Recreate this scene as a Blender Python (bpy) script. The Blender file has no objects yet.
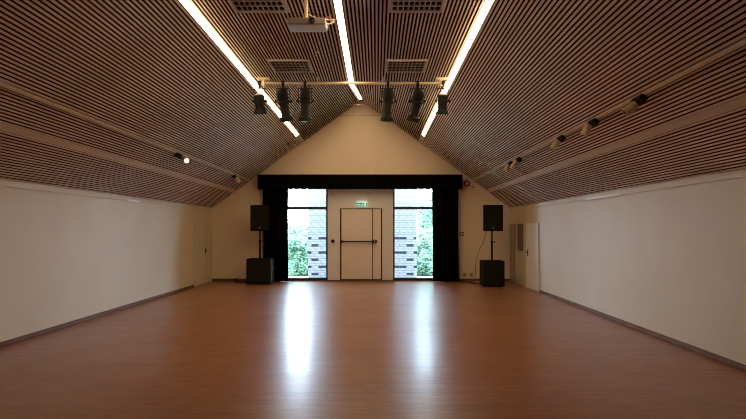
import bpy, math, random
from mathutils import Vector, Matrix
random.seed(7)
sc = bpy.context.scene
col = sc.collection

# ------------------------------------------------------------------ camera
CX, CZ = 0.44, 1.49          # camera stands 0.44 m right of the hall's axis
F = 560.0                    # focal length in pixels of a 746 px wide frame
cam_d = bpy.data.cameras.new('camera')
cam = bpy.data.objects.new('camera', cam_d)
col.objects.link(cam)
cam.location = (CX, 0, CZ)
cam.rotation_euler = (math.radians(90), 0, 0)
cam_d.sensor_width = 36
cam_d.lens = 36 * F / 746
cam_d.shift_x = -3.5 / 746
cam_d.shift_y = 20.5 / 746
cam_d.clip_end = 300
sc.camera = cam

# ------------------------------------------------------------------ world, exposure
W = bpy.data.worlds.new('overcast_sky')
sc.world = W
W.use_nodes = True
wn = W.node_tree
bg = wn.nodes['Background']
bg.inputs[0].default_value = (0.58, 0.75, 1.0, 1)
bg.inputs[1].default_value = 21.0
STRIP = 18.5                 # radiance of the ceiling light strips
STRIP_COL = (1.0, 0.70, 0.38)
vs = sc.view_settings
vs.view_transform = 'Standard'
vs.look = 'None'
vs.exposure = 0.52
vs.gamma = 1.0
vs.use_curve_mapping = False
sc.cycles.use_denoising = True
sc.cycles.filter_width = 1.0
sc.cycles.max_bounces = 10
sc.cycles.diffuse_bounces = 6
sc.cycles.transparent_max_bounces = 12
sc.cycles.sample_clamp_indirect = 12.0
sc.cycles.caustics_reflective = True
sc.cycles.caustics_refractive = False

# ------------------------------------------------------------------ materials
def new_mat(name):
    m = bpy.data.materials.new(name)
    m.use_nodes = True
    nt = m.node_tree
    return m, nt, nt.nodes['Principled BSDF']

def plain(name, c, rough=0.5, metal=0.0, var=0.12, scale=6.0, spec=0.5, bump=0.0):
    """a painted / moulded surface with slight procedural unevenness"""
    m, nt, b = new_mat(name)
    tc = nt.nodes.new('ShaderNodeTexCoord')
    nz = nt.nodes.new('ShaderNodeTexNoise')
    nz.inputs['Scale'].default_value = scale
    nz.inputs['Detail'].default_value = 5
    nt.links.new(tc.outputs['Object'], nz.inputs['Vector'])
    rp = nt.nodes.new('ShaderNodeValToRGB')
    rp.color_ramp.elements[0].position = 0.3
    rp.color_ramp.elements[1].position = 0.7
    rp.color_ramp.elements[0].color = tuple(v * (1 - var) for v in c) + (1,)
    rp.color_ramp.elements[1].color = tuple(min(1, v * (1 + var)) for v in c) + (1,)
    nt.links.new(nz.outputs['Fac'], rp.inputs['Fac'])
    nt.links.new(rp.outputs['Color'], b.inputs['Base Color'])
    b.inputs['Roughness'].default_value = rough
    b.inputs['Metallic'].default_value = metal
    b.inputs['Specular IOR Level'].default_value = spec
    if bump:
        n2 = nt.nodes.new('ShaderNodeTexNoise')
        n2.inputs['Scale'].default_value = scale * 25
        nt.links.new(tc.outputs['Object'], n2.inputs['Vector'])
        bp = nt.nodes.new('ShaderNodeBump')
        bp.inputs['Strength'].default_value = bump
        bp.inputs['Distance'].default_value = 0.01
        nt.links.new(n2.outputs['Fac'], bp.inputs['Height'])
        nt.links.new(bp.outputs['Normal'], b.inputs['Normal'])
    return m

def wood(name, c0, c1, stretch, rough=0.45, rnd=0.25, spec=0.4):
    """grain along one axis; every piece gets its own tone"""
    m, nt, b = new_mat(name)
    tc = nt.nodes.new('ShaderNodeTexCoord')
    mp = nt.nodes.new('ShaderNodeMapping')
    mp.inputs['Scale'].default_value = stretch
    nt.links.new(tc.outputs['Object'], mp.inputs['Vector'])
    nz = nt.nodes.new('ShaderNodeTexNoise')
    nz.inputs['Scale'].default_value = 1.0
    nz.inputs['Detail'].default_value = 6
    nt.links.new(mp.outputs['Vector'], nz.inputs['Vector'])
    oi = nt.nodes.new('ShaderNodeObjectInfo')
    ad = nt.nodes.new('ShaderNodeMath'); ad.operation = 'MULTIPLY_ADD'
    nt.links.new(oi.outputs['Random'], ad.inputs[0])
    ad.inputs[1].default_value = rnd
    nt.links.new(nz.outputs['Fac'], ad.inputs[2])
    rp = nt.nodes.new('ShaderNodeValToRGB')
    rp.color_ramp.elements[0].position = 0.35
    rp.color_ramp.elements[1].position = 0.65 + rnd
    rp.color_ramp.elements[0].color = c0 + (1,)
    rp.color_ramp.elements[1].color = c1 + (1,)
    nt.links.new(ad.outputs[0], rp.inputs['Fac'])
    nt.links.new(rp.outputs['Color'], b.inputs['Base Color'])
    b.inputs['Roughness'].default_value = rough
    b.inputs['Specular IOR Level'].default_value = spec
    return m

def emit(name, c, s):
    m = bpy.data.materials.new(name); m.use_nodes = True
    nt = m.node_tree
    nt.nodes.remove(nt.nodes['Principled BSDF'])
    e = nt.nodes.new('ShaderNodeEmission')
    e.inputs[0].default_value = c + (1,)
    e.inputs[1].default_value = s
    nt.links.new(e.outputs[0], nt.nodes['Material Output'].inputs[0])
    return m

def glass_mat(name, tint=(0.95, 0.98, 0.97)):
    m = bpy.data.materials.new(name); m.use_nodes = True
    nt = m.node_tree
    nt.nodes.remove(nt.nodes['Principled BSDF'])
    t = nt.nodes.new('ShaderNodeBsdfTransparent'); t.inputs[0].default_value = tint + (1,)
    g = nt.nodes.new('ShaderNodeBsdfGlossy'); g.inputs['Roughness'].default_value = 0.02
    fr = nt.nodes.new('ShaderNodeFresnel'); fr.inputs[0].default_value = 1.35
    mx = nt.nodes.new('ShaderNodeMixShader')
    nt.links.new(fr.outputs[0], mx.inputs[0])
    nt.links.new(t.outputs[0], mx.inputs[1])
    nt.links.new(g.outputs[0], mx.inputs[2])
    nt.links.new(mx.outputs[0], nt.nodes['Material Output'].inputs[0])
    return m

def floor_mat():
    m, nt, b = new_mat('strip_parquet')
    tc = nt.nodes.new('ShaderNodeTexCoord')
    br = nt.nodes.new('ShaderNodeTexBrick')           # narrow strips running across the hall
    br.offset = 0.37; br.offset_frequency = 2
    br.inputs['Scale'].default_value = 1.0
    br.inputs['Brick Width'].default_value = 0.55
    br.inputs['Row Height'].default_value = 0.045
    br.inputs['Mortar Size'].default_value = 0.0
    br.inputs['Bias'].default_value = 0.0
    br.inputs['Color1'].default_value = (0.245, 0.090, 0.027, 1)
    br.inputs['Color2'].default_value = (0.320, 0.128, 0.043, 1)
    br.inputs['Mortar'].default_value = (0.16, 0.075, 0.035, 1)
    nt.links.new(tc.outputs['Object'], br.inputs['Vector'])
    mp = nt.nodes.new('ShaderNodeMapping')
    mp.inputs['Scale'].default_value = (4.5, 38, 1)
    nt.links.new(tc.outputs['Object'], mp.inputs['Vector'])
    nz = nt.nodes.new('ShaderNodeTexNoise')
    nz.inputs['Scale'].default_value = 1.0; nz.inputs['Detail'].default_value = 7
    nt.links.new(mp.outputs['Vector'], nz.inputs['Vector'])
    rp = nt.nodes.new('ShaderNodeValToRGB')
    rp.color_ramp.elements[0].position = 0.3; rp.color_ramp.elements[0].color = (0.68, 0.66, 0.64, 1)
    rp.color_ramp.elements[1].position = 0.7; rp.color_ramp.elements[1].color = (1.2, 1.2, 1.2, 1)
    nt.links.new(nz.outputs['Fac'], rp.inputs['Fac'])
    mul = nt.nodes.new('ShaderNodeMix'); mul.data_type = 'RGBA'; mul.blend_type = 'MULTIPLY'
    mul.inputs[0].default_value = 1.0
    nt.links.new(br.outputs['Color'], mul.inputs[6])
    nt.links.new(rp.outputs['Color'], mul.inputs[7])
    nt.links.new(mul.outputs[2], b.inputs['Base Color'])
    n2 = nt.nodes.new('ShaderNodeTexNoise'); n2.inputs['Scale'].default_value = 1.1; n2.inputs['Detail'].default_value = 6
    nt.links.new(tc.outputs['Object'], n2.inputs['Vector'])
    rr = nt.nodes.new('ShaderNodeMapRange')
    rr.inputs['From Min'].default_value = 0.3; rr.inputs['From Max'].default_value = 0.7
    rr.inputs['To Min'].default_value = 0.29; rr.inputs['To Max'].default_value = 0.34
    nt.links.new(n2.outputs['Fac'], rr.inputs['Value'])
    nt.links.new(rr.outputs[0], b.inputs['Roughness'])
    b.inputs['Specular IOR Level'].default_value = 0.45
    b.inputs['Coat Weight'].default_value = 0.10
    b.inputs['Coat Roughness'].default_value = 0.15
    return m

M = {}
M['floor'] = floor_mat()
M['wall'] = plain('cream_wall_paint', (0.64, 0.555, 0.415), 0.55, var=0.03, scale=1.2, bump=0.05)
M['gable'] = plain('tan_gable_paint', (0.85, 0.735, 0.59), 0.6, var=0.03, scale=1.2, bump=0.05)
M['panel'] = plain('white_door_panel', (0.80, 0.83, 0.90), 0.5, var=0.03, scale=2)
M['door'] = plain('pale_door_paint', (0.84, 0.775, 0.75), 0.45, var=0.03, scale=2)
M['whitedoor'] = plain('white_gloss_paint', (0.80, 0.81, 0.84), 0.35, var=0.03, scale=2)
M['beigedoor'] = plain('grey_beige_laminate', (0.36, 0.30, 0.23), 0.5, var=0.05, scale=3)
M['slat'] = wood('brown_slat_wood', (0.61, 0.47, 0.415), (0.79, 0.63, 0.575), (40, 1.3, 40), 0.5, 0.25)
M['core'] = plain('dark_slat_sides', (0.034, 0.018, 0.012), 0.8, var=0.2, scale=20, spec=0.2)  # dark tone on every slat face except the underside
M['gap'] = plain('dark_brown_seal', (0.035, 0.016, 0.009), 0.6, var=0.2, scale=10)
M['felt'] = plain('black_acoustic_felt', (0.012, 0.010, 0.009), 0.95, var=0.3, scale=30, spec=0.1)
M['board'] = wood('pale_brown_board', (0.58, 0.48, 0.40), (0.68, 0.58, 0.50), (30, 0.8, 30), 0.5, 0.1)
M['base'] = wood('brown_skirting_wood', (0.12, 0.062, 0.034), (0.20, 0.11, 0.065), (6, 3, 30), 0.6, 0.1, 0.25)
M['strip'] = emit('warm_white_diffuser', STRIP_COL, STRIP)
M['alu'] = plain('brushed_aluminium', (0.55, 0.52, 0.48), 0.35, 0.8, var=0.08, scale=20)
M['cream'] = plain('cream_metal_paint', (0.62, 0.50, 0.36), 0.4, var=0.05, scale=10)
M['white'] = plain('white_plastic', (0.78, 0.76, 0.73), 0.4, var=0.04, scale=8)
M['daylit_white'] = plain('daylit_white_plastic', (0.78, 0.92, 0.98), 0.4, var=0.04, scale=8)  # white plastic; daylight bounced off the floor is put in as pale blue
M['taupe'] = plain('taupe_plastic', (0.16, 0.12, 0.10), 0.5, var=0.1, scale=10)
M['black'] = plain('black_metal_paint', (0.006, 0.006, 0.006), 0.6, spec=0.25, var=0.3, scale=15)
M['blackp'] = plain('black_textured_cabinet', (0.006, 0.006, 0.006), 0.75, var=0.4, scale=40, bump=0.2, spec=0.2)
M['grille'] = plain('black_speaker_grille', (0.008, 0.008, 0.008), 0.65, var=0.5, scale=200, bump=0.4, spec=0.25)
M['cloth'] = plain('black_stage_cloth', (0.0025, 0.0025, 0.0035), 0.95, var=0.3, scale=12, spec=0.05)
M['frame'] = plain('dark_window_frame', (0.022, 0.022, 0.026), 0.4, var=0.1, scale=10)
M['glass'] = glass_mat('window_glass')
M['dglass'] = plain('dark_glass', (0.06, 0.04, 0.03), 0.15, var=0.2, scale=5)
M['green'] = plain('exit_sign_green', (0.0, 0.26, 0.12), 0.4, var=0.05, scale=10)
M['signwhite'] = plain('exit_sign_white', (0.8, 0.95, 0.88), 0.4, var=0.02, scale=10)
for _k, _c, _e in (('green', (0.0, 0.5, 0.25), 0.35), ('signwhite', (0.8, 1.0, 0.9), 0.30)):   # a lit sign
    _b = M[_k].node_tree.nodes['Principled BSDF']
    _b.inputs['Emission Color'].default_value = _c + (1,)
    _b.inputs['Emission Strength'].default_value = _e
M['red'] = plain('red_alarm_plastic', (0.35, 0.02, 0.02), 0.4, var=0.1, scale=10)
M['rail'] = plain('dark_panic_bar', (0.030, 0.036, 0.020), 0.35, 0.4, var=0.1, scale=10)
M['brick'] = plain('pale_grey_brick', (0.235, 0.245, 0.26), 0.85, var=0.25, scale=14, bump=0.3)
M['dbrick'] = plain('recess_shade_brick', (0.006, 0.007, 0.010), 0.8, var=0.3, scale=14, bump=0.3)  # shade inside the wall's recesses, put into the brick colour
M['mortar'] = plain('grey_mortar', (0.075, 0.082, 0.095), 0.9, var=0.15, scale=20, bump=0.3)
M['paving'] = plain('pale_concrete_paving', (0.42, 0.42, 0.41), 0.85, var=0.15, scale=4, bump=0.2)
M['leaf'] = plain('green_leaf', (0.16, 0.30, 0.19), 0.55, var=0.45, scale=3)
M['twig'] = plain('brown_twig', (0.10, 0.07, 0.05), 0.8, var=0.3, scale=10)
M['brass'] = plain('yellowed_plastic', (0.55, 0.42, 0.22), 0.45, var=0.05, scale=10)
M['lens'] = plain('dark_lens_glass', (0.01, 0.01, 0.014), 0.08, var=0.1, scale=5)
M['lampface'] = emit('lit_spot_lamp', (1.0, 0.86, 0.66), 5.0)

# ------------------------------------------------------------------ mesh helpers
class MB:
    def __init__(s):
        s.v = []; s.f = []
    def add(s, vs, fs):
        o = len(s.v)
        s.v += [Vector(p) for p in vs]
        s.f += [tuple(i + o for i in f) for f in fs]
        return s
    def box(s, x0, x1, y0, y1, z0, z1, mat=None):
        p = [(x, y, z) for z in (z0, z1) for y in (y0, y1) for x in (x0, x1)]
        if mat is not None: p = [mat @ Vector(q) for q in p]
        return s.add(p, [(0, 2, 3, 1), (4, 5, 7, 6), (0, 1, 5, 4), (2, 6, 7, 3), (0, 4, 6, 2), (1, 3, 7, 5)])
    def lathe(s, p0, d, prof, n=14):
        """prof: (distance along d, radius) pairs; closed at both ends"""
        p0 = Vector(p0); d = Vector(d).normalized()
        a = d.orthogonal().normalized(); b = d.cross(a)
        vs = []
        for (t, r) in prof:
            for k in range(n):
                w = 2 * math.pi * k / n
                vs.append(p0 + d * t + (a * math.cos(w) + b * math.sin(w)) * r)
        fs = []
        for i in range(len(prof) - 1):
            for k in range(n):
                k2 = (k + 1) % n
                fs.append((i * n + k, i * n + k2, (i + 1) * n + k2, (i + 1) * n + k))
        fs.append(tuple(range(n - 1, -1, -1)))
        fs.append(tuple((len(prof) - 1) * n + k for k in range(n)))
        return s.add(vs, fs)
    def cyl(s, p0, p1, r, n=12):
        p0 = Vector(p0); d = Vector(p1) - p0
        return s.lathe(p0, d, [(0, r), (d.length, r)], n)
    def tube(s, pts, r, n=6):
        pts = [Vector(p) for p in pts]
        rings = []
        for i, p in enumerate(pts):
            d = (pts[min(i + 1, len(pts) - 1)] - pts[max(i - 1, 0)]).normalized()
            up = Vector((0, 0, 1)) if abs(d.z) < 0.9 else Vector((1, 0, 0))
            a = d.cross(up).normalized(); b = a.cross(d)
            rings.append([p + (a * math.cos(2 * math.pi * k / n) + b * math.sin(2 * math.pi * k / n)) * r for k in range(n)])
        vs = [q for ring in rings for q in ring]
        fs = []
        for i in range(len(pts) - 1):
            for k in range(n):
                k2 = (k + 1) % n
                fs.append((i * n + k, i * n + k2, (i + 1) * n + k2, (i + 1) * n + k))
        fs.append(tuple(range(n - 1, -1, -1)))
        fs.append(tuple((len(pts) - 1) * n + k for k in range(n)))
        return s.add(vs, fs)
    def prism(s, poly, y0, y1):
        """outline in (x, z) extruded from y0 to y1"""
        n = len(poly)
        vs = [(x, y0, z) for x, z in poly] + [(x, y1, z) for x, z in poly]
        fs = [tuple(range(n)), tuple(range(2 * n - 1, n - 1, -1))]
        for k in range(n):
            k2 = (k + 1) % n
            fs.append((k, k + n, k2 + n, k2))
        return s.add(vs, fs)
    def build(s, name, mat, parent=None, smooth=False, bevel=0.0, origin=None):
        if parent is not None:
            off = wloc(parent)
            loc = Vector((0, 0, 0))
        else:
            xs = [p.x for p in s.v]; ys = [p.y for p in s.v]; zs = [p.z for p in s.v]
            off = Vector(((min(xs) + max(xs)) / 2, (min(ys) + max(ys)) / 2, min(zs))) if origin is None else Vector(origin)
            loc = off
        me = bpy.data.meshes.new(name)
        me.from_pydata([p - off for p in s.v], [], s.f)
        me.validate()
        import bmesh
        bm = bmesh.new(); bm.from_mesh(me)
        bmesh.ops.recalc_face_normals(bm, faces=bm.faces)
        bm.to_mesh(me); bm.free()
        me.materials.append(M[mat])
        o = bpy.data.objects.new(name, me)
        col.objects.link(o)
        o.location = loc
        if parent is not None: o.parent = parent
        if smooth:
            for p in me.polygons: p.use_smooth = True
            me.set_sharp_from_angle(angle=math.radians(40))
        if bevel:
            md = o.modifiers.new('bevel', 'BEVEL'); md.width = bevel; md.segments = 2; md.limit_method = 'ANGLE'
        return o

def wloc(o):
    v = Vector(o.location)
    while o.parent is not None:
        o = o.parent; v = v + o.location
    return v

def tag(o, label, cat, group=None):
    o['label'] = label; o['category'] = cat
    if group: o['group'] = group
    return o
def struct(o, label=None):
    o['kind'] = 'structure'
    if label: o['label'] = label
    return o
def thing(name, loc, label, cat, group=None):
    o = bpy.data.objects.new(name, None); col.objects.link(o)
    o.location = loc; o.empty_display_size = 0.1
    return tag(o, label, cat, group)
def sroot(name, loc, label):
    o = bpy.data.objects.new(name, None); col.objects.link(o)
    o.location = loc; o.empty_display_size = 0.1
    return struct(o, label)
def B(x0, x1, y0, y1, z0, z1): return MB().box(x0, x1, y0, y1, z0, z1)

# ------------------------------------------------------------------ the hall
HW = 4.34                    # half width
Y0, YK, Y1 = -4.0, 9.92, 16.3 # end wall behind the camera, end of the flat ceiling, gable wall
EAVE, FLAT, FX = 2.125, 4.064, 1.660
SL = (FLAT - EAVE) / (HW - FX)
APEX = EAVE + HW * SL
LEN = math.hypot(HW - FX, FLAT - EAVE)
def slope_z(x): return APEX - SL * abs(x)
def ceil_z(x, y):
    if abs(x) >= FX: return slope_z(x)
    if y <= YK: return FLAT
    return FLAT + (slope_z(x) - FLAT) * (y - YK) / (Y1 - YK)

struct(B(-HW - 0.2, HW + 0.2, Y0 - 0.2, Y1 + 0.02, -0.15, 0).build('floor', 'floor'), 'glossy brown strip parquet floor of the hall')
struct(B(-HW - 0.2, -HW, Y0 - 0.2, Y1, 0, EAVE + 0.12).build('wall_left', 'wall'), 'long low cream wall on the left side')
struct(B(HW, HW + 0.2, Y0 - 0.2, Y1, 0, EAVE + 0.12).build('wall_right', 'wall'), 'long low cream wall on the right side')
gab = lambda: [(-HW - 0.2, 0), (HW + 0.2, 0), (HW + 0.2, EAVE + 0.0), (HW, EAVE + 0.06), (FX, FLAT + 0.06), (0, APEX + 0.06), (-FX, FLAT + 0.06), (-HW, EAVE + 0.06), (-HW - 0.2, EAVE)]
struct(MB().prism(gab(), Y0 - 0.2, Y0).build('wall_front', 'wall'), 'cream end wall behind the viewer')

# gable wall with the entrance opening
OX0, OX1, OZ = -2.40, 2.34, 2.80
DX0, DX1 = -0.985, 0.925
wb = MB()
T0, T1 = Y1, Y1 + 0.25
def pr(poly): wb.prism(poly, T0, T1)
pr([(-HW - 0.2, 0), (OX0, 0), (OX0, OZ), (-HW - 0.2, OZ - 0.6), (-HW - 0.2, EAVE)][:2] + [(OX0, EAVE), (-HW - 0.2, EAVE)])
pr([(OX1, 0), (HW + 0.2, 0), (HW + 0.2, EAVE), (OX1, EAVE)])
pr([(-HW - 0.05, EAVE), (OX0, EAVE), (OX0, slope_z(OX0) + 0.08), (-HW - 0.05, EAVE + 0.03)])
pr([(OX1, EAVE), (HW + 0.05, EAVE), (HW + 0.05, EAVE + 0.03), (OX1, slope_z(OX1) + 0.08)])
pr([(OX0, OZ), (OX1, OZ), (OX1, slope_z(OX1) + 0.08), (0, APEX + 0.08), (OX0, slope_z(OX0) + 0.08)])
wall_back = struct(wb.build('wall_back', 'gable', origin=(0, Y1, 0)), 'cream gable wall with the curtained entrance')
# solid panels round the exit door
for (a, b, c, d) in ((DX0, -0.665, 0, 2.16), (0.645, DX1, 0, 2.16), (DX0, DX1, 2.16, OZ)):
    B(a, b, Y1 + 0.03, Y1 + 0.11, c, d).build('infill_panel', 'panel', wall_back)

# ceiling: dark felt behind, with every slat hung in front of it
cb = MB()
xs = [-HW - 0.22, -FX] + [(-FX + FX * 2 * k / 24) for k in range(1, 24)] + [FX, HW + 0.22]
ys = [Y0 - 0.2, YK, Y1 + 0.25]
n = len(xs)
def up(x, y): return ceil_z(x, min(y, Y1)) + 0.075
top = [(x, y, up(x, y)) for y in ys for x in xs]
cb.add(top + [(x, y, z + 0.1) for x, y, z in top],
       [f for j in range(2) for i in range(n - 1) for f in
        ((j * n + i, j * n + i + 1, (j + 1) * n + i + 1, (j + 1) * n + i),
         (3 * n + j * n + i, 3 * n + (j + 1) * n + i, 3 * n + (j + 1) * n + i + 1, 3 * n + j * n + i + 1))]
       + [f for i in range(n - 1) for f in ((i, i + 1, 3 * n + i + 1, 3 * n + i), (2 * n + i, 5 * n + i, 5 * n + i + 1, 2 * n + i + 1))]
       + [f for j in range(2) for f in ((j * n, 3 * n + j * n, 3 * n + (j + 1) * n, (j + 1) * n), (j * n + n - 1, (j + 1) * n + n - 1, 3 * n + (j + 1) * n + n - 1, 3 * n + j * n + n - 1))])
ceiling = struct(cb.build('ceiling', 'felt', origin=(0, Y0, EAVE)), 'slatted brown wooden ceiling with sloping sides and flat middle')

PITCH, SWD, SDP = 0.0457, 0.0268, 0.042
FWD = 0.0232                    # the slats of the flat middle are narrower
def add_slat(me, loc, rot=0.0, name='slat'):
    o = bpy.data.objects.new(name, me); col.objects.link(o)
    o.parent = ceiling
    o.location = Vector(loc) - wloc(ceiling)
    o.rotation_euler = (0, rot, 0)
    return o
def bar_mesh(name, w, dp, y0, y1, mat):
    me = bpy.data.meshes.new(name)
    m = B(-w / 2, w / 2, y0, y1, 0, dp)
    me.from_pydata(m.v, [], m.f); me.materials.append(M[mat]); me.update()
    if mat == 'slat': veneer(me)
    return me
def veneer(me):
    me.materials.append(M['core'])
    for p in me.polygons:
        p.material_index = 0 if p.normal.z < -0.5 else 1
slat_me = bar_mesh('slat', SWD, SDP, Y0, Y1 - 0.005, 'slat')
ang = math.atan2(FLAT - EAVE, HW - FX)
cs, sn = math.cos(ang), math.sin(ang)
TRACK = (3.250 - FX) / cs       # distance down the slope of the two smooth boards
BAND = (3.670 - FX) / cs
TW, BW = 0.080, 0.104
D0 = 0.115
TRACK = D0 + PITCH * (round((TRACK - D0) / PITCH - 0.5) + 0.5)   # each board takes the place of two slats
BAND = D0 + PITCH * (round((BAND - D0) / PITCH - 0.5) + 0.5)
for side in (-1, 1):
    d = D0
    while d < LEN - 0.008:
        if abs(d - TRACK) > PITCH and abs(d - BAND) > PITCH:
            x = FX + d * cs
            add_slat(slat_me, (side * x, 0, FLAT - d * sn), side * ang)
        d += PITCH
    for dd, w in ((TRACK, TW), (BAND, BW)):
        bm_ = bar_mesh('smooth_board', w - 0.004, 0.05, Y0, Y1 - 0.005, 'board')
        o = add_slat(bm_, (side * (FX + dd * cs), 0, FLAT - dd * sn), side * ang, 'smooth_board')
# flat middle: each slat runs level to the lighting bar and then climbs to the gable
nfl = int((FX - 0.055) / PITCH)
for side in (-1, 1):
    for k in range(nfl):
        x = side * (0.072 + k * (FX - 0.072 - 0.018) / (nfl - 1))
        m = MB()
        vs_ = []
        for y in (Y0, YK, Y1 - 0.005):
            z = ceil_z(x, y)
            vs_ += [(x - FWD / 2, y, z), (x + FWD / 2, y, z), (x + FWD / 2, y, z + SDP), (x - FWD / 2, y, z + SDP)]
        fs_ = [(3, 2, 1, 0), (8, 9, 10, 11)]
        for j in (0, 4):
            for i in range(4):
                i2 = (i + 1) % 4
                fs_.append((j + i, j + i2, j + 4 + i2, j + 4 + i))
        veneer(m.add(vs_, fs_).build('slat', 'slat', ceiling).data)

# cornices, skirting boards
for k, s in ((1, -1), (2, 1)):
    xa, xb = sorted((s * HW, s * (HW - 0.022)))
    struct(B(xa, xb, Y0, Y1, EAVE - 0.075, EAVE - 0.03).build('trim_%d' % k, 'wall'), 'thin cream cornice strip along the %s wall' % ('left' if s < 0 else 'right'))
struct(B(-HW, -HW + 0.018, Y0, 14.62, 0, 0.065).build('baseboard_left', 'base', bevel=0.004), 'brown wooden skirting along the left wall')
struct(B(HW - 0.018, HW, Y0, 13.36, 0, 0.065).build('baseboard_right', 'base', bevel=0.004), 'brown wooden skirting along the right wall')
bb = MB().box(-HW + 0.0, OX0, Y1 - 0.018, Y1, 0, 0.075).box(OX1, HW, Y1 - 0.018, Y1, 0, 0.075)
struct(bb.build('baseboard_back', 'base'), 'dark wooden skirting along the gable wall')
struct(B(OX0, OX1, Y1 - 0.02, Y1 + 0.2, 0, 0.03).build('trim_3', 'base'), 'reddish wooden threshold under windows and exit door')

# ------------------------------------------------------------------ windows beside the exit door
def window(idx, x0, x1, label):
    r = sroot('window_%d' % idx, ((x0 + x1) / 2, Y1 + 0.07, 0.03), label)
    a, b = Y1 + 0.04, Y1 + 0.10
    fw = 0.045
    z0, z1, zt = 0.03, OZ, 2.135
    B(x0, x0 + fw, a, b, z0, z1).build('jamb', 'frame', r)
    B(x1 - fw, x1, a, b, z0, z1).build('jamb', 'frame', r)
    B(x0, x1, a, b, z0, z0 + 0.06).build('sill', 'frame', r)
    B(x0, x1, a, b, z1 - fw, z1).build('head', 'frame', r)
    B(x0 + fw, x1 - fw, a, b, zt - 0.045, zt + 0.035).build('transom', 'frame', r)
    for (c, d) in ((z0 + 0.06, zt - 0.045), (zt + 0.035, z1 - fw)):
        B(x0 + fw, x1 - fw, a + 0.025, a + 0.033, c, d).build('pane', 'glass', r)
window(1, OX0, DX0, 'tall dark-framed window with transom left of the exit door')
window(2, DX1, OX1, 'tall dark-framed window with transom right of the exit door')

# ------------------------------------------------------------------ exit door
dr = sroot('door_1', (0, Y1 + 0.05, 0.03), 'pale double exit door with dark panic bar between the two windows')
a, b = Y1 + 0.01, Y1 + 0.11
for (x0, x1, z0, z1) in ((-0.665, -0.625, 0.03, 2.16), (0.605, 0.645, 0.03, 2.16), (-0.625, 0.605, 2.12, 2.16)):
    B(x0, x1, a, b, z0, z1).build('door_frame', 'base' if x0 < -1 else 'door', dr, bevel=0.004)
B(-0.625, -0.582, a + 0.028, b, 0.04, 2.112).build('gap_seal', 'gap', dr)
B(-0.625, 0.605, b - 0.02, b, 0.03, 2.125).build('door_core', 'gap', dr)
leaf = B(-0.582, 0.312, a + 0.025, b - 0.02, 0.055, 2.098).build('door_leaf', 'door', dr, bevel=0.004)
B(0.312, 0.334, a + 0.035, b - 0.02, 0.04, 2.112).build('gap_seal', 'gap', dr)
B(0.334, 0.568, a + 0.025, b - 0.02, 0.055, 2.098).build('door_leaf', 'door', dr, bevel=0.004)
B(0.568, 0.605, a + 0.028, b, 0.04, 2.112).build('gap_seal', 'gap', dr)
zb = 1.155
pb = MB().cyl((-0.57, Y1 - 0.045, zb), (0.35, Y1 - 0.045, zb), 0.022).build('panic_bar', 'rail', leaf, smooth=True)
MB().box(-0.585, -0.545, Y1 - 0.06, Y1 + 0.035, zb - 0.045, zb + 0.045).build('end_bracket', 'rail', leaf, bevel=0.006)
MB().box(0.315, 0.375, Y1 - 0.06, Y1 + 0.035, zb - 0.06, zb + 0.06).build('end_bracket', 'rail', leaf, bevel=0.006)
MB().box(0.40, 0.45, Y1 - 0.03, Y1 + 0.035, zb - 0.045, zb + 0.045).build('lock_case', 'rail', dr, bevel=0.006)
MB().cyl((0.245, Y1 + 0.02, 1.70), (0.245, Y1 + 0.04, 1.70), 0.018).build('door_viewer', 'alu', leaf, smooth=True)

# ------------------------------------------------------------------ low doors in the side walls
def side_door(idx, s, y0, y1, ztop, mat, label, hy=None, proud=0.02):
    r = sroot('door_%d' % idx, (s * HW, (y0 + y1) / 2, 0), label)
    def bx(d0, d1, ya, yb, za, zb_):
        xa, xb = sorted((s * (HW - d0), s * (HW - d1)))
        return B(xa, xb, ya, yb, za, zb_)
    bx(0, proud, y0 + 0.05, y1 - 0.05, 0.01, ztop - 0.05).build('door_leaf', mat, r, bevel=0.003)
    for (ya, yb, za, zb_) in ((y0, y0 + 0.045, 0, ztop), (y1 - 0.045, y1, 0, ztop), (y0 + 0.045, y1 - 0.045, ztop - 0.045, ztop)):
        bx(0, proud + 0.014, ya, yb, za, zb_).build('door_frame', mat, r)
    if hy is not None:
        h = MB()
        xx = s * (HW - proud)
        h.cyl((xx, hy, 0.92), (xx - s * 0.055, hy, 0.92), 0.012)
        h.cyl((xx - s * 0.05, hy, 0.92), (xx - s * 0.05, hy - 0.11, 0.92), 0.010)
        h.box(min(xx, xx - s * 0.008), max(xx, xx - s * 0.008), hy - 0.02, hy + 0.02, 0.82, 1.0)
        h.build('door_handle', 'black', r, smooth=True)
side_door(2, -1, 14.66, 15.72, 1.66, 'wall', 'low pale door in the left wall near the gable corner', hy=15.58)
side_door(3, 1, 13.40, 14.48, 1.66, 'whitedoor', 'low white door in the right wall behind the speakers', hy=14.36)
side_door(4, 1, 15.72, 16.24, 1.66, 'beigedoor', 'narrow grey-beige door in the right wall at the corner')
r = sroot('window_3', (HW, 15.1, 0.9), 'narrow dark glazed slot between the two right-hand doors')
B(HW - 0.012, HW, 14.78, 15.42, 0.92, 1.66).build('pane', 'dglass', r)
for (ya, yb, za, zb_) in ((14.74, 14.78, 0.88, 1.70), (15.42, 15.46, 0.88, 1.70), (14.78, 15.42, 0.88, 0.92), (14.78, 15.42, 1.66, 1.70)):
    B(HW - 0.022, HW, ya, yb, za, zb_).build('window_frame', 'wall', r)

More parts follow.
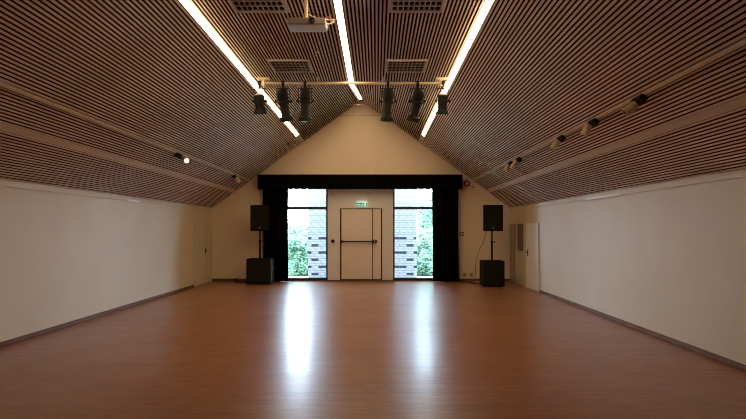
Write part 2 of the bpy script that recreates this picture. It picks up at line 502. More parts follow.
# ------------------------------------------------------------------ ceiling light strips
def strip(label, x, tilt, bent):
    z = FLAT
    r = thing('light_strip', (x, Y0 + 4, FLAT), label, 'light', 'ceiling light strips')
    w, hw_ = 0.080, 0.0065
    def section(off, half, lift0, lift1):
        # cross-section rectangle round the strip centre in its own tilted plane
        t = Vector((math.cos(tilt), 0, math.sin(tilt))); nrm = Vector((-math.sin(tilt), 0, math.cos(tilt)))
        c = Vector((x, 0, FLAT))
        return [c + t * (off - half) + nrm * lift0, c + t * (off + half) + nrm * lift0, c + t * (off + half) + nrm * lift1, c + t * (off - half) + nrm * lift1]
    def sweep(name, mat, sec, ya=STRIP_Y0, yb=16.05):
        yys = [ya, YK, yb] if bent else [ya, yb]
        m = MB(); vs_ = []
        for y in yys:
            dz = (ceil_z(x, y) - FLAT) if bent else 0
            vs_ += [(p.x, y, p.z + dz) for p in sec]
        fs_ = [(3, 2, 1, 0), tuple(len(vs_) - 4 + i for i in range(4))]
        for j in range(0, len(vs_) - 4, 4):
            for i in range(4):
                i2 = (i + 1) % 4
                fs_.append((j + i, j + i2, j + 4 + i2, j + 4 + i))
        return m.add(vs_, fs_).build(name, mat, r)
    off = 0.0 if tilt == 0 else (0.045 if tilt < 0 else -0.045)
    sweep('diffuser', 'strip', section(off, w / 2, -0.002, 0.004), yb=15.6 if bent else 15.1)
    sweep('housing', 'alu', section(off, w / 2 + 0.006, 0.0045, 0.05), yb=16.2)
STRIP_Y0 = 4.6
strip('left of the three ceiling light strips, along the left ceiling fold', -FX, ang, False)
strip('middle ceiling light strip running to the gable peak', 0.0, 0.0, True)
strip('right of the three ceiling light strips, along the right ceiling fold', FX, -ang, False)

# ------------------------------------------------------------------ ceiling ventilation grilles
def vent(x, y, label):
    z = FLAT
    r = thing('ceiling_vent', (x, y, z), label, 'vent', 'ceiling vent grilles')
    h = 0.315
    B(x - h + 0.02, x + h - 0.02, y - h + 0.02, y + h - 0.02, z - 0.004, z - 0.001).build('backing', 'felt', r)
    for (x0, x1, y0, y1) in ((x - h, x + h, y - h, y - h + 0.04), (x - h, x + h, y + h - 0.04, y + h), (x - h, x - h + 0.04, y - h + 0.04, y + h - 0.04), (x + h - 0.04, x + h, y - h + 0.04, y + h - 0.04)):
        B(x0, x1, y0, y1, z - 0.024, z - 0.001).build('frame', 'ventgrey', r)
    n = 9
    for k in range(1, n):
        xx = x - h + 0.04 + (2 * h - 0.08) * k / n
        B(xx - 0.007, xx + 0.007, y - h + 0.04, y + h - 0.04, z - 0.020, z - 0.004).build('slat', 'ventgrey', r)
    for k in range(1, 4):
        yy = y - h + 0.04 + (2 * h - 0.08) * k / 4
        B(x - h + 0.04, x + h - 0.04, yy - 0.008, yy + 0.008, z - 0.021, z - 0.005).build('crossbar', 'ventgrey', r)
M['ventgrey'] = plain('grey_vent_paint', (0.62, 0.58, 0.57), 0.5, var=0.06, scale=10)
vent(-0.90, 6.26, 'square ceiling vent grille beside the left light strip, above the projector')
vent(0.90, 6.26, 'square ceiling vent grille at the top right, nearest the viewer')
vent(-0.90, 8.76, 'square ceiling vent grille left of the middle strip, by the lighting bar')
vent(0.90, 8.76, 'square ceiling vent grille right of the middle strip, by the lighting bar')
t = MB().lathe((-0.43, 8.1, FLAT - 0.055), (0, 0, 1), [(0, 0.004), (0.006, 0.022), (0.02, 0.010), (0.04, 0.012), (0.0555, 0.03)], 10).build('sprinkler_head', 'alu', smooth=True)
tag(t, 'tiny metal sprinkler head on the ceiling below the projector', 'sprinkler')

# ------------------------------------------------------------------ projector
px0, px1, py0, py1, pz0, pz1 = -0.520, -0.105, 5.98, 6.23, 3.686, 3.764
pj = thing('projector', ((px0 + px1) / 2, (py0 + py1) / 2, pz0), 'white ceiling projector hanging from a pole at the top of the hall', 'projector')
B(px0, px1, py0 + 0.012, py1, pz0, pz1).build('body', 'daylit_white', pj, bevel=0.012)
fp = B(px0 + 0.006, px1 - 0.006, py0, py0 + 0.0125, pz0 + 0.006, pz1 - 0.004).build('front_panel', 'taupe', pj, bevel=0.004)  # shade on the side facing away from the windows put into its colour
MB().lathe((-0.252, py0 - 0.016, (pz0 + pz1) / 2 + 0.004), (0, 1, 0), [(0, 0.026), (0.0, 0.034), (0.017, 0.036)], 18).build('lens_ring', 'black', pj, smooth=True)
MB().lathe((-0.252, py0 - 0.018, (pz0 + pz1) / 2 + 0.004), (0, 1, 0), [(0, 0.008), (0.003, 0.024)], 16).build('lens', 'lens', pj, smooth=True)
MB().cyl((-0.325, 6.10, pz1), (-0.325, 6.10, FLAT - 0.02), 0.020).build('pole', 'cream', pj, smooth=True)
B(-0.40, -0.25, 6.03, 6.17, pz1 - 0.002, pz1 + 0.016).build('mount_plate', 'alu', pj, bevel=0.003)
MB().lathe((-0.325, 6.10, FLAT - 0.03), (0, 0, 1), [(0, 0.05), (0.02, 0.07), (0.031, 0.07)], 16).build('ceiling_plate', 'cream', pj, smooth=True)
for k, (mt, dy, dz) in enumerate((('red', 0.02, 0.05), ('brass', 0.07, 0.03), ('brass', 0.12, 0.05), ('white', 0.05, 0.02))):
    p = Vector((px1 - 0.002, py0 + dy, pz0 + dz))
    q = MB().tube([p, p + Vector((0.03, 0, 0.0)), p + Vector((0.055 + 0.01 * k, 0.01, 0.02)), p + Vector((0.06 + 0.01 * k, 0.03, 0.06)), Vector((px1 - 0.06, 6.15, pz1 + 0.03)), Vector((-0.32, 6.125, pz1 + 0.09))], 0.006)
    q.build('cable', mt, pj, smooth=True)

# ------------------------------------------------------------------ lighting bar and stage lights
BY, BZ = 9.45, 3.965
bar = thing('lighting_bar', (0.04, BY, BZ), 'cream horizontal lighting bar hung across under the flat ceiling', 'lighting bar')
MB().cyl((-1.50, BY, BZ), (1.58, BY, BZ), 0.024, 14).build('pipe', 'cream', bar, smooth=True)
for x in (-1.46, 1.53):
    e = B(x - 0.10, x + 0.10, BY - 0.05, BY + 0.05, BZ + 0.045, FLAT - 0.004).build('end_bracket', 'cream', bar, bevel=0.008)
    MB().cyl((x, BY, BZ - 0.05), (x, BY, BZ + 0.05), 0.034, 12).build('clamp', 'cream', e, smooth=True)
for x in (-0.55, 0.55):
    MB().cyl((x, BY, BZ), (x, BY, FLAT + 0.01), 0.010, 8).build('hanger', 'cream', bar, smooth=True)
MB().tube([(-1.42, BY + 0.01, BZ + 0.02), (-0.9, BY + 0.02, BZ + 0.035), (-0.3, BY + 0.02, BZ + 0.03), (0.3, BY + 0.02, BZ + 0.032), (0.9, BY + 0.02, BZ + 0.034), (1.5, BY + 0.01, BZ + 0.02)], 0.012).build('cable', 'taupe', bar, smooth=True)

def clamp(parent, x):
    m = MB()
    m.lathe((x - 0.022, BY, BZ), (1, 0, 0), [(0, 0.026), (0, 0.042), (0.044, 0.042), (0.044, 0.026)], 14)
    m.box(x - 0.018, x + 0.018, BY - 0.02, BY + 0.02, BZ - 0.085, BZ - 0.035)
    m.build('clamp', 'black', parent, smooth=True)

def yoke(parent, x, c, half, drop):
    m = MB()
    zt = BZ - 0.085
    m.box(x - half, x + half, BY - 0.014, BY + 0.014, zt - 0.008, zt)
    for s in (-1, 1):
        m.add([(x + s * half - 0.004, BY - 0.014, zt), (x + s * half + 0.004, BY - 0.014, zt), (x + s * half + 0.004, BY + 0.014, zt), (x + s * half - 0.004, BY + 0.014, zt),
               (c.x + s * half - 0.004, c.y - 0.014, c.z - 0.02), (c.x + s * half + 0.004, c.y - 0.014, c.z - 0.02), (c.x + s * half + 0.004, c.y + 0.014, c.z - 0.02), (c.x + s * half - 0.004, c.y + 0.014, c.z - 0.02)],
              [(3, 2, 1, 0), (4, 5, 6, 7), (0, 1, 5, 4), (1, 2, 6, 5), (2, 3, 7, 6), (3, 0, 4, 7)])
    m.build('yoke', 'black', parent)
    for s in (-1, 1):
        MB().lathe((c.x + s * (half + 0.003), c.y, c.z), (s, 0, 0), [(0, 0.010), (0.01, 0.024), (0.03, 0.024), (0.034, 0.012)], 10).build('tilt_knob', 'black', parent, smooth=True)

def profile_spot(x, d, label):
    r = thing('profile_spotlight', (x, BY, BZ - 0.6), label, 'stage light', 'stage lights on the lighting bar')
    d = Vector(d).normalized()
    clamp(r, x)
    c = Vector((x, BY, BZ - 0.30)) + Vector((d.x, d.y, 0)) * 0.05     # pivot
    s = c - d * 0.20
    MB().lathe(s, d, [(0, 0.0410), (0.0, 0.0702), (0.02, 0.0842), (0.17, 0.0889), (0.19, 0.0772)], 16).build('lamp_house', 'black', r, smooth=True)
    for t in (0.035, 0.065, 0.095, 0.125):
        MB().lathe(s + d * t, d, [(0, 0.0819), (0, 0.1006), (0.010, 0.1006), (0.010, 0.0819)], 16).build('cooling_fin', 'black', r, smooth=True)
    MB().lathe(s + d * 0.19, d, [(0, 0.0772), (0.01, 0.0936), (0.05, 0.0936), (0.06, 0.0725)], 16).build('shutter_gate', 'black', r, smooth=True)
    side = d.orthogonal().normalized()
    for w in range(4):
        dd = Matrix.Rotation(w * math.pi / 2 + 0.5, 3, d) @ side
        q = s + d * 0.215
        MB().cyl(q + dd * 0.075, q + dd * 0.125, 0.007, 6).build('shutter_handle', 'black', r)
    MB().lathe(s + d * 0.25, d, [(0, 0.0725), (0.17, 0.0725), (0.20, 0.0819)], 16).build('lens_tube', 'black', r, smooth=True)
    MB().lathe(s + d * 0.45, d, [(0, 0.0819), (0.02, 0.1076), (0.085, 0.1123), (0.085, 0.0913)], 18).build('colour_frame', 'black', r, smooth=True)
    MB().lathe(s + d * 0.5355, d, [(0, 0.0913), (0.010, 0.0468), (0.013, 0.0059)], 16).build('lens', 'lens', r, smooth=True)
    yoke(r, x, c, 0.110, 0)
    MB().tube([s + d * 0.02, s - d * 0.04 + Vector((0.03, 0.03, 0)), Vector((x + 0.07, BY + 0.05, BZ - 0.05)), Vector((x + 0.06, BY + 0.02, BZ + 0.03))], 0.007).build('power_cable', 'black', r, smooth=True)
    return r
profile_spot(-1.135, (0.13, 0.22, -1), 'black profile stage spotlight, second from the left on the lighting bar')
profile_spot(-0.765, (-0.05, 0.20, -1), 'black profile stage spotlight, third from the left on the lighting bar')
profile_spot(0.635, (-0.05, 0.20, -1), 'black profile stage spotlight, first one right of the middle strip')
profile_spot(1.135, (-0.20, 0.28, -0.92), 'black tilted profile stage spotlight, second from the right on the lighting bar')

def fresnel_spot(x, d, label):
    r = thing('fresnel_spotlight', (x, BY, BZ - 0.5), label, 'stage light', 'stage lights on the lighting bar')
    d = Vector(d).normalized()
    clamp(r, x)
    c = Vector((x, BY, BZ - 0.30))
    s = c - d * 0.12
    u = d.cross(Vector((0, 1, 0))).normalized(); v = u.cross(d)
    mt = Matrix(((u.x, v.x, d.x, s.x), (u.y, v.y, d.y, s.y), (u.z, v.z, d.z, s.z), (0, 0, 0, 1)))
    MB().box(-0.075, 0.075, -0.075, 0.075, 0.02, 0.20, mt).build('lamp_house', 'black', r, bevel=0.01)
    MB().box(-0.055, 0.055, -0.055, 0.055, 0.0, 0.02, mt).build('rear_cap', 'cream', r, bevel=0.006)
    MB().lathe(s + d * 0.20, d, [(0, 0.07), (0.03, 0.08), (0.05, 0.08)], 16).build('lens_ring', 'black', r, smooth=True)
    MB().lathe(s + d * 0.2505, d, [(0, 0.07), (0.012, 0.004)], 14).build('lens', 'lens', r, smooth=True)
    for w in range(4):
        R = Matrix.Rotation(w * math.pi / 2, 4, 'Z')
        fl = 0.022
        m = MB()
        q = [(-0.06, 0.080, 0.25), (0.06, 0.080, 0.25), (0.085, 0.080 + fl, 0.335), (-0.085, 0.080 + fl, 0.335)]
        q2 = [(a_, b_ + 0.004, c_) for a_, b_, c_ in q]
        m.add([mt @ (R @ Vector(p)) for p in q + q2], [(3, 2, 1, 0), (4, 5, 6, 7), (0, 1, 5, 4), (1, 2, 6, 5), (2, 3, 7, 6), (3, 0, 4, 7)])
        m.build('barn_door', 'black', r)
    yoke(r, x, c, 0.092, 0)
    return r
fresnel_spot(-1.535, (0.05, 0.22, -1), 'small black stage light with barn doors at the left end of the lighting bar')
fresnel_spot(1.555, (-0.05, 0.22, -1), 'small black stage light with barn doors at the right end of the lighting bar')

# thin tie rods under the gable peak
for (y, z, hw_, lab) in ((13.0, 4.40, 0.70, 'upper thin steel tie rod across the ceiling peak'), (14.9, 4.53, 0.83, 'lower thin steel tie rod near the gable peak')):
    while ceil_z(hw_, y) < z - 0.01: hw_ -= 0.005
    t = MB().cyl((-hw_, y, z), (hw_, y, z), 0.006, 8).build('tie_rod', 'taupe', smooth=True)
    tag(t, lab, 'tie rod')

# ------------------------------------------------------------------ side tracks and spot lamps
def track(s, label):
    tilt = s * ang
    x, z = s * (FX + TRACK * cs), FLAT - TRACK * sn
    r = thing('lighting_track', (x, 2.0, z), label, 'track', 'lighting tracks on the ceiling slopes')
    Rm = Matrix.Translation((x, 0, z)) @ Matrix.Rotation(tilt, 4, 'Y')
    MB().box(-0.018, 0.018, -2.0, 15.6, -0.026, -0.001, Rm).build('rail', 'cream', r, bevel=0.003)
    MB().box(-0.007, 0.007, -2.0, 15.6, -0.0275, -0.0262, Rm).build('conductor_slot', 'taupe', r)
    return x, z
tlx, tlz = track(-1, 'cream lighting track along the left ceiling slope')
trx, trz = track(1, 'cream lighting track along the right ceiling slope')
def track_spot(s, y, aim, mat, label, lit=False):
    x, z = (tlx, tlz) if s < 0 else (trx, trz)
    r = thing('track_spotlight', (x, y, z - 0.15), label, 'spotlight', 'spotlights on the ceiling tracks')
    nrm = Vector((-s * sn, 0, -cs))             # away from the slope into the room
    base = Vector((x, y, z)) + nrm * 0.028
    Rm = Matrix.Translation(base) @ Matrix.Rotation(s * ang, 4, 'Y')
    MB().box(-0.042, 0.042, -0.11, 0.11, -0.052, -0.0, Rm).build('adapter_box', 'black', r, bevel=0.008)
    j = base + nrm * 0.052
    c = j + Vector((-s * (0.10 if lit else 0.045), 0.05, -0.055))
    MB().tube([j + nrm * -0.005, j + Vector((0, 0.01, -0.03)), c], 0.011, 8).build('arm', 'black', r, smooth=True)
    d = Vector(aim).normalized()
    st = c - d * 0.07
    MB().lathe(st, d, [(0, 0.022), (0.006, 0.044), (0.03, 0.050), (0.13, 0.054), (0.15, 0.054), (0.15, 0.046)], 16).build('lamp_head', mat, r, smooth=True)
    MB().lathe(st + d * 0.1505, d, [(0, 0.040), (0.004, 0.01)], 14).build('lamp_face', 'lampface' if lit else 'lens', r, smooth=True)
track_spot(-1, 10.35, (0.55, -0.80, -0.30), 'cream', 'lit track spotlight on the left slope, nearer of the two', lit=True)
track_spot(-1, 14.45, (0.55, 0.15, -0.75), 'cream', 'dark track spotlight at the far end of the left slope')
track_spot(1, 5.93, (-0.75, 0.25, -0.55), 'cream', 'cream track spotlight on the right slope, nearest the viewer')
track_spot(1, 7.19, (-0.35, 0.25, -0.90), 'cream', 'cream track spotlight on the right slope, second from the viewer')
track_spot(1, 8.44, (-0.45, 0.30, -0.75), 'cream', 'cream track spotlight on the right slope, third from the viewer')
track_spot(1, 10.95, (-0.5, 0.2, -0.8), 'cream', 'fourth track spotlight from the viewer on the right slope')
track_spot(1, 11.60, (-0.4, 0.3, -0.9), 'cream', 'farthest track spotlight on the right slope')

# short white strips under the eaves
t = MB().box(-HW + 0.022, -HW + 0.034, 10.66, 11.22, EAVE - 0.088, EAVE - 0.050).build('wall_strip', 'white', bevel=0.003)
tag(t, 'short white strip at the top of the left wall', 'wall strip', 'white strips under the eaves')
t = MB().box(HW - 0.034, HW - 0.022, 8.9, 10.35, EAVE - 0.088, EAVE - 0.050).build('wall_strip', 'white', bevel=0.003)
tag(t, 'long white strip at the top of the right wall', 'wall strip', 'white strips under the eaves')

# ------------------------------------------------------------------ stage curtains and pelmet
def drape(name, x0, x1, yc, z0, z1, folds, amp, label, cat, lean=0.0, seed=1, group=None):
    rnd = random.Random(seed)
    N, K = folds * 10, 12
    ph = [rnd.uniform(0.75, 1.25) for _ in range(folds + 1)]
    m = MB(); V = []
    def pt(i, k, side):
        u = i / N; w = k / K
        f = u * folds
        a_ = amp * (ph[int(min(f, folds - 1))] * (1 - f % 1) + ph[int(min(f, folds - 1)) + 1] * (f % 1))
        y = yc + a_ * math.sin(2 * math.pi * f + 0.4 * math.sin(3 * w + f)) * (0.6 + 0.4 * (1 - w))
        x = x0 + (x1 - x0) * u + lean * (1 - w) * (u if lean > 0 else 1 - u) + 0.012 * math.sin(5 * w + f * 2.1)
        z = z0 + (z1 - z0) * w + (0.006 * math.sin(f * 4.7) if k == 0 else 0)
        return (x, y + side * 0.006, z)
    for side in (-1, 1):
        for k in range(K + 1):
            for i in range(N + 1):
                V.append(pt(i, k, side))
    Q = (N + 1) * (K + 1); fs = []
    for k in range(K):
        for i in range(N):
            a_ = k * (N + 1) + i
            fs.append((a_, a_ + 1, a_ + N + 2, a_ + N + 1))
            fs.append((Q + a_, Q + a_ + N + 1, Q + a_ + N + 2, Q + a_ + 1))
    for i in range(N):
        for k in (0, K):
            a_ = k * (N + 1) + i
            fs.append((a_, Q + a_, Q + a_ + 1, a_ + 1))
    for k in range(K):
        for i in (0, N):
            a_ = k * (N + 1) + i
            fs.append((a_, a_ + N + 1, Q + a_ + N + 1, Q + a_))
    m.add(V, fs)
    return tag(m.build(name, 'cloth', smooth=True), label, cat, group)
drape('curtain', -2.81, -2.10, 16.11, 0.012, 2.98, 7, 0.05, 'black stage curtain gathered at the left of the entrance', 'curtain', lean=-0.03, seed=3, group='stage curtains')
drape('curtain', 2.05, 2.79, 16.11, 0.012, 2.98, 7, 0.05, 'black stage curtain gathered at the right of the entrance', 'curtain', lean=0.02, seed=5, group='stage curtains')
pl = thing('pelmet', (0, 15.97, 2.66), 'long black cloth pelmet across the top of the entrance', 'pelmet')
pe = drape('valance', -2.95, 2.89, 15.975, 2.655, 3.075, 40, 0.012, 'x', 'x', seed=9)
for k in ('label', 'category'): del pe[k]
pe.parent = pl; pe.location = Vector(pe.location) - Vector(pl.location)
for x in (-2.955, 2.885):
    B(x, x + 0.012, 15.99, Y1 - 0.002, 2.66, 3.04).build('side_return', 'cloth', pl)
B(-2.94, 2.88, 16.0, 16.04, 3.02, 3.06).build('curtain_rail', 'black', pl)

# ------------------------------------------------------------------ speakers
def sub(x0, x1, y0, y1, z1, label):
    r = thing('subwoofer', ((x0 + x1) / 2, (y0 + y1) / 2, 0), label, 'subwoofer', 'subwoofers beside the entrance')
    B(x0, x1, y0 + 0.012, y1, 0.02, z1).build('cabinet', 'blackp', r, bevel=0.012)
    B(x0 + 0.03, x1 - 0.03, y0, y0 + 0.014, 0.05, z1 - 0.03).build('grille', 'grille', r, bevel=0.006)
    for x in (x0 + 0.06, x1 - 0.06):
        for y in (y0 + 0.08, y1 - 0.06):
            MB().cyl((x, y, 0), (x, y, 0.022), 0.022, 10).build('foot', 'black', r, smooth=True)
    for s, x in ((-1, x0), (1, x1)):
        xa, xb = sorted((x - s * 0.004, x + s * 0.004))
        B(xa, xb, (y0 + y1) / 2 - 0.1, (y0 + y1) / 2 + 0.1, z1 * 0.55, z1 * 0.72).build('handle', 'black', r, bevel=0.003)
    return r
def top_speaker(x0, x1, y0, y1, z0, z1, label):
    r = thing('loudspeaker', ((x0 + x1) / 2, (y0 + y1) / 2, z0), label, 'loudspeaker', 'loudspeakers on poles')
    t = 0.10
    m = MB(); P = [(x0, y0 + 0.012), (x1, y0 + 0.012), (x1 - t, y1), (x0 + t, y1)]
    m.add([(x, y, z0) for x, y in P] + [(x, y, z1) for x, y in P], [(3, 2, 1, 0), (4, 5, 6, 7), (0, 1, 5, 4), (1, 2, 6, 5), (2, 3, 7, 6), (3, 0, 4, 7)])
    m.build('cabinet', 'blackp', r, bevel=0.012)
    B(x0 + 0.025, x1 - 0.025, y0, y0 + 0.014, z0 + 0.03, z1 - 0.03).build('grille', 'grille', r, bevel=0.006)
    MB().box((x0 + x1) / 2 - 0.02, (x0 + x1) / 2 + 0.02, y0 - 0.003, y0 + 0.002, z0 + 0.07, z0 + 0.10).build('badge', 'alu', r, bevel=0.001)
    return r
def pole(x, y, z0, z1, label):
    r = thing('speaker_pole', (x, y, z0), label, 'speaker pole', 'speaker poles on the subwoofers')
    MB().cyl((x, y, z0), (x, y, z0 + (z1 - z0) * 0.62), 0.026, 12).build('lower_tube', 'black', r, smooth=True)
    MB().cyl((x, y, z0 + (z1 - z0) * 0.6), (x, y, z1), 0.020, 12).build('upper_tube', 'black', r, smooth=True)
    MB().cyl((x, y, z0 + (z1 - z0) * 0.60), (x, y, z0 + (z1 - z0) * 0.66), 0.034, 12).build('collar', 'black', r, smooth=True)
    MB().lathe((x + 0.03, y, z0 + (z1 - z0) * 0.63), (1, 0, 0), [(0, 0.008), (0.03, 0.008), (0.03, 0.02), (0.05, 0.02)], 10).build('knob', 'black', r, smooth=True)
    MB().cyl((x, y, z0), (x, y, z0 + 0.012), 0.05, 14).build('base_flange', 'black', r, smooth=True)
sub(-3.125, -2.445, 15.30, 15.84, 0.700, 'black subwoofer on the floor left of the left curtain')
pole(-2.80, 15.57, 0.700, 1.463, 'black speaker pole on the left subwoofer')
top_speaker(-3.03, -2.505, 15.36, 15.78, 1.463, 2.175, 'black loudspeaker on its pole left of the curtains')
sub(3.235, 3.795, 14.64, 15.20, 0.680, 'black subwoofer on the floor right of the right curtain')
pole(3.52, 14.94, 0.680, 1.460, 'black speaker pole on the right subwoofer')
top_speaker(3.245, 3.775, 14.72, 15.16, 1.460, 2.150, 'black loudspeaker on its pole right of the curtains')
t = MB().tube([(3.46, 15.17, 1.60), (3.42, 15.26, 1.40), (3.36, 15.30, 1.15), (3.22, 15.30, 0.90), (3.15, 15.28, 0.60), (3.13, 15.26, 0.25), (3.12, 15.30, 0.012), (3.02, 15.5, 0.01)], 0.009).build('speaker_cable', 'taupe', smooth=True)
tag(t, 'dark cable hanging behind the right loudspeaker down to the floor', 'cable')
t = MB().tube([(2.86, 16.16, 0.012), (2.90, 15.9, 0.012), (3.0, 15.95, 0.012), (3.06, 15.75, 0.012), (3.16, 15.8, 0.012), (3.12, 15.6, 0.012), (3.25, 15.4, 0.012), (3.4, 15.45, 0.012)], 0.011).build('floor_cable', 'black', smooth=True)
tag(t, 'black cable on the floor between right curtain and right subwoofer', 'cable')
t = MB().tube([(-3.62, 16.26, 0.10), (-3.60, 16.10, 0.03), (-3.5, 15.9, 0.013), (-3.38, 15.95, 0.013), (-3.30, 15.8, 0.013), (-3.2, 15.9, 0.013), (-3.1, 15.9, 0.013)], 0.013).build('floor_cable', 'black', smooth=True)
tag(t, 'black cable on the floor left of the left subwoofer', 'cable')
r = thing('wall_socket', (-3.62, Y1, 0.09), 'small white socket with plug low on the gable wall, far left', 'socket')
B(-3.665, -3.575, Y1 - 0.03, Y1 - 0.001, 0.085, 0.175).build('socket_plate', 'white', r, bevel=0.004)
MB().cyl((-3.62, Y1 - 0.03, 0.12), (-3.62, Y1 - 0.075, 0.12), 0.02, 10).build('plug', 'white', r, smooth=True)

# ------------------------------------------------------------------ small fittings on the gable wall
for x, lab in ((3.00, 'yellowed socket low on the wall beside the right curtain'), (3.20, 'yellowed socket low on the wall beside the right subwoofer')):
    r = thing('wall_socket', (x, Y1, 0.13), lab, 'socket', 'yellowed sockets')
    B(x - 0.055, x + 0.055, Y1 - 0.03, Y1 - 0.001, 0.13, 0.245).build('socket_plate', 'brass', r, bevel=0.005)
    MB().cyl((x, Y1 - 0.033, 0.188), (x, Y1 - 0.028, 0.188), 0.024, 14).build('socket_well', 'taupe', r, smooth=True)
r = thing('thermostat', (2.92, Y1, 1.32), 'small brown and white control box on the wall beside the right curtain', 'thermostat')
B(2.865, 2.975, Y1 - 0.035, Y1 - 0.001, 1.32, 1.43).build('case', 'taupe', r, bevel=0.006)
MB().cyl((2.92, Y1 - 0.048, 1.375), (2.92, Y1 - 0.034, 1.375), 0.026, 14).build('dial', 'white', r, smooth=True)
r = thing('alarm_bell', (3.07, Y1, 2.76), 'round red alarm bell with pale centre high beside the pelmet', 'alarm')
MB().lathe((3.07, Y1 - 0.001, 2.845), (0, -1, 0), [(0, 0.09), (0.03, 0.092), (0.05, 0.08), (0.055, 0.05)], 20).build('bell_rim', 'red', r, smooth=True)
MB().lathe((3.07, Y1 - 0.05, 2.845), (0, -1, 0), [(0, 0.048), (0.018, 0.04), (0.022, 0.01)], 16).build('bell_centre', 'white', r, smooth=True)
r = thing('call_point', (3.245, Y1, 2.70), 'tiny red and white box below the alarm bell', 'alarm')
B(3.20, 3.29, Y1 - 0.03, Y1 - 0.001, 2.70, 2.775).build('case', 'white', r, bevel=0.005)
B(3.225, 3.265, Y1 - 0.036, Y1 - 0.029, 2.715, 2.755).build('window', 'red', r, bevel=0.002)

# fittings on the panels round the exit door
PY = Y1 + 0.03
r = thing('door_closer_box', (-0.81, PY, 2.42), 'white upright box on the panel left above the exit door', 'box')
B(-0.85, -0.75, PY - 0.045, PY - 0.001, 2.46, 2.76).build('case', 'white', r, bevel=0.006)
B(-0.86, -0.70, PY - 0.03, PY - 0.001, 2.42, 2.455).build('bracket', 'white', r, bevel=0.004)
r = thing('card_reader', (-0.83, PY, 1.12), 'black card reader on the panel left of the exit door', 'card reader')
B(-0.875, -0.785, PY - 0.035, PY - 0.001, 1.12, 1.21).build('case', 'black', r, bevel=0.006)
B(-0.855, -0.805, PY - 0.038, PY - 0.034, 1.165, 1.195).build('display', 'lens', r)
r = thing('light_switch', (-0.83, PY, 0.56), 'pale switch plate low on the panel left of the exit door', 'switch')
B(-0.87, -0.79, PY - 0.014, PY - 0.001, 0.56, 0.66).build('plate', 'panel', r, bevel=0.004)
B(-0.855, -0.805, PY - 0.020, PY - 0.013, 0.58, 0.64).build('rocker', 'white', r, bevel=0.003)
# exit sign: running figure, arrow and door on a green panel
ex = thing('exit_sign', (0.02, Y1, 2.155), 'green emergency exit sign with white running figure above the exit door', 'exit sign')
sx, sz, sy = 0.02, 2.245, Y1 - 0.055
B(sx - 0.15, sx + 0.15, sy, Y1 + 0.028, sz - 0.085, sz + 0.085).build('case', 'signwhite', ex, bevel=0.006)
B(sx - 0.14, sx + 0.14, sy - 0.004, sy + 0.001, sz - 0.075, sz + 0.035).build('panel', 'green', ex)
def flat(poly, name='pictogram'):
    MB().prism([(sx + x_, sz + z_) for x_, z_ in poly], sy - 0.007, sy - 0.0035).build(name, 'signwhite', ex)
flat([(0.055, -0.07), (0.11, -0.07), (0.11, 0.028), (0.055, 0.028)], 'door_symbol')
flat([(-0.12, -0.025), (-0.085, 0.005), (-0.085, -0.012), (-0.04, -0.012), (-0.04, -0.038), (-0.085, -0.038), (-0.085, -0.055)], 'arrow')
flat([(0.012, 0.010), (0.022, 0.022), (0.034, 0.016), (0.032, 0.002), (0.018, 0.0)], 'figure')
flat([(-0.018, -0.012), (0.012, -0.004), (0.028, -0.008), (0.046, -0.022), (0.040, -0.030), (0.024, -0.020), (0.020, -0.038), (0.034, -0.052), (0.030, -0.070), (0.020, -0.070), (0.020, -0.055), (0.004, -0.044), (-0.010, -0.060), (-0.030, -0.060), (-0.030, -0.050), (-0.014, -0.048), (0.002, -0.026), (0.004, -0.014), (-0.016, -0.022)], 'figure')

# ------------------------------------------------------------------ outdoors
M['lawn'] = plain('green_lawn', (0.035, 0.085, 0.040), 0.9, var=0.4, scale=9, bump=0.4)
struct(B(-30, 30, 18.2, 60, -0.3, -0.021).build('floor_lawn', 'lawn'), 'green lawn beyond the entrance paving')
struct(B(-30, 30, Y1 + 0.26, 18.2, -0.3, -0.02).build('floor_outdoor', 'paving'), 'pale paving outside the entrance')
def pier(s, label):
    y0 = 17.60
    r = thing('brick_pier', (s * 1.33, y0 + 0.16, -0.02), label, 'brick wall', 'brick piers outside the entrance')
    xa, xb = sorted((s * 0.945, s * 1.712))
    B(xa, xb, y0 + 0.006, y0 + 0.32, -0.02, 3.58).build('mortar_core', 'mortar', r)
    L, H = 0.222, 0.075
    me = {}
    def bmesh_(w, mat):
        key = (round(w, 3), mat)
        if key not in me:
            m_ = bpy.data.meshes.new('brick')
            q = B(-w / 2, w / 2, -0.006, 0.09, 0, H - 0.012)
            m_.from_pydata(q.v, [], q.f); m_.materials.append(M[mat]); m_.update()
            me[key] = m_
        return me[key]
    for c in range(48):
        z = c * H
        off = {1: 0.0, 2: -0.5, 0: -0.25}[c % 3]
        k = 0
        while True:
            a_ = 0.94 + (k + off) * L
            b_ = a_ + L
            k += 1
            if a_ >= 1.70: break
            ca, cb_ = max(a_, 0.94) + 0.006, min(b_, 1.717) - 0.006
            if cb_ - ca < 0.03: continue
            dark = (c % 6 == 4 and (b_ < 1.40 or a_ > 1.59)) or (c % 6 == 1 and 1.37 < a_ < 1.41)  # left-out bricks: their shaded gaps are painted as flush dark bricks
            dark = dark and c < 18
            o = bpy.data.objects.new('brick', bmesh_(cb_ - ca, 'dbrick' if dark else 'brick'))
            col.objects.link(o); o.parent = r
            o.location = Vector((s * (ca + cb_) / 2, y0 + 0.003 + random.uniform(-0.003, 0.002), z)) - wloc(r)
pier(-1, 'pale brick pier with recess shade painted on some bricks seen through the left window')
pier(1, 'pale brick pier with recess shade painted on some bricks seen through the right window')

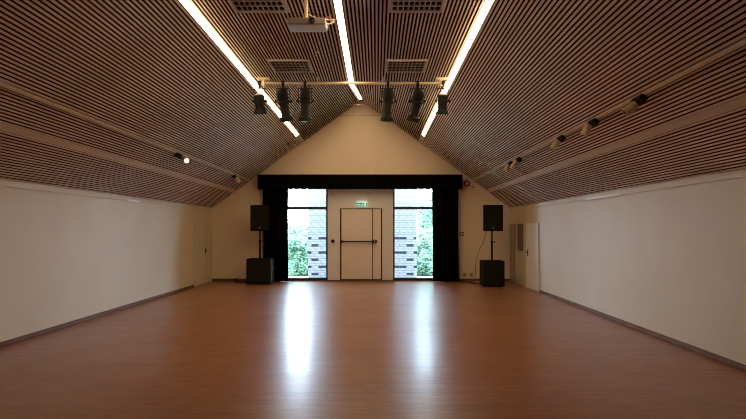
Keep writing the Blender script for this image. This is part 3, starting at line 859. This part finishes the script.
def bush(x, y, rx, ry, h, nleaf, seed, label, z_low=0.0):
    rnd = random.Random(seed)
    r = thing('bush', (x, y, -0.02), label, 'bush', 'green bushes outside the entrance')
    st = MB()
    for k in range(7):
        a_ = rnd.uniform(0, 6.28); q = rnd.uniform(0.3, 0.75)
        e = Vector((x + math.cos(a_) * rx * q, y + math.sin(a_) * ry * q, h * rnd.uniform(0.55, 0.9)))
        st.tube([(x + 0.08 * math.cos(a_), y + 0.08 * math.sin(a_), -0.02), Vector((x, y, 0)).lerp(e, 0.5) + Vector((0, 0, 0.15)), e], 0.018, 5)
    st.build('stem', 'twig', r, smooth=True)
    V = []; Fc = []
    lobes = [(rnd.uniform(-0.6, 0.6) * rx, rnd.uniform(-0.6, 0.6) * ry, rnd.uniform(0.10, 0.80) * h, rnd.uniform(0.3, 0.5)) for _ in range(22)]
    for k in range(nleaf):
        lx, ly, lz, lr = rnd.choice(lobes)
        d = Vector((rnd.gauss(0, 1), rnd.gauss(0, 1), rnd.gauss(0, 1))).normalized()
        q = rnd.uniform(0.55, 1.0)
        p = Vector((x + lx + d.x * rx * lr * q, y + ly + d.y * ry * lr * q, max(0.02, lz + d.z * h * 0.30 * q)))
        s = rnd.uniform(0.035, 0.075)
        u = Vector((rnd.gauss(0, 1), rnd.gauss(0, 1), rnd.gauss(0, 0.6))).normalized()
        v = u.orthogonal().normalized()
        w = u.cross(v) * s * 0.2
        o = len(V)
        V += [p - u * s, p - v * s * 0.5 + w, p + u * s, p + v * s * 0.5 + w]
        Fc += [(o, o + 1, o + 2), (o, o + 2, o + 3)]
    m = MB(); m.v = V; m.f = Fc
    f = m.build('foliage', 'leaf', r)
    f['kind'] = 'stuff'
bush(-3.1, 21.0, 1.25, 0.8, 2.0, 11000, 11, 'dense green bush seen through the left window')
bush(-2.1, 18.9, 0.75, 0.6, 1.35, 6000, 12, 'smaller green bush behind the left brick pier')
bush(2.85, 21.0, 1.15, 0.8, 2.9, 13000, 13, 'tall green bush seen through the right window')
bush(2.2, 18.9, 0.65, 0.6, 1.5, 6000, 14, 'smaller green bush behind the right brick pier')
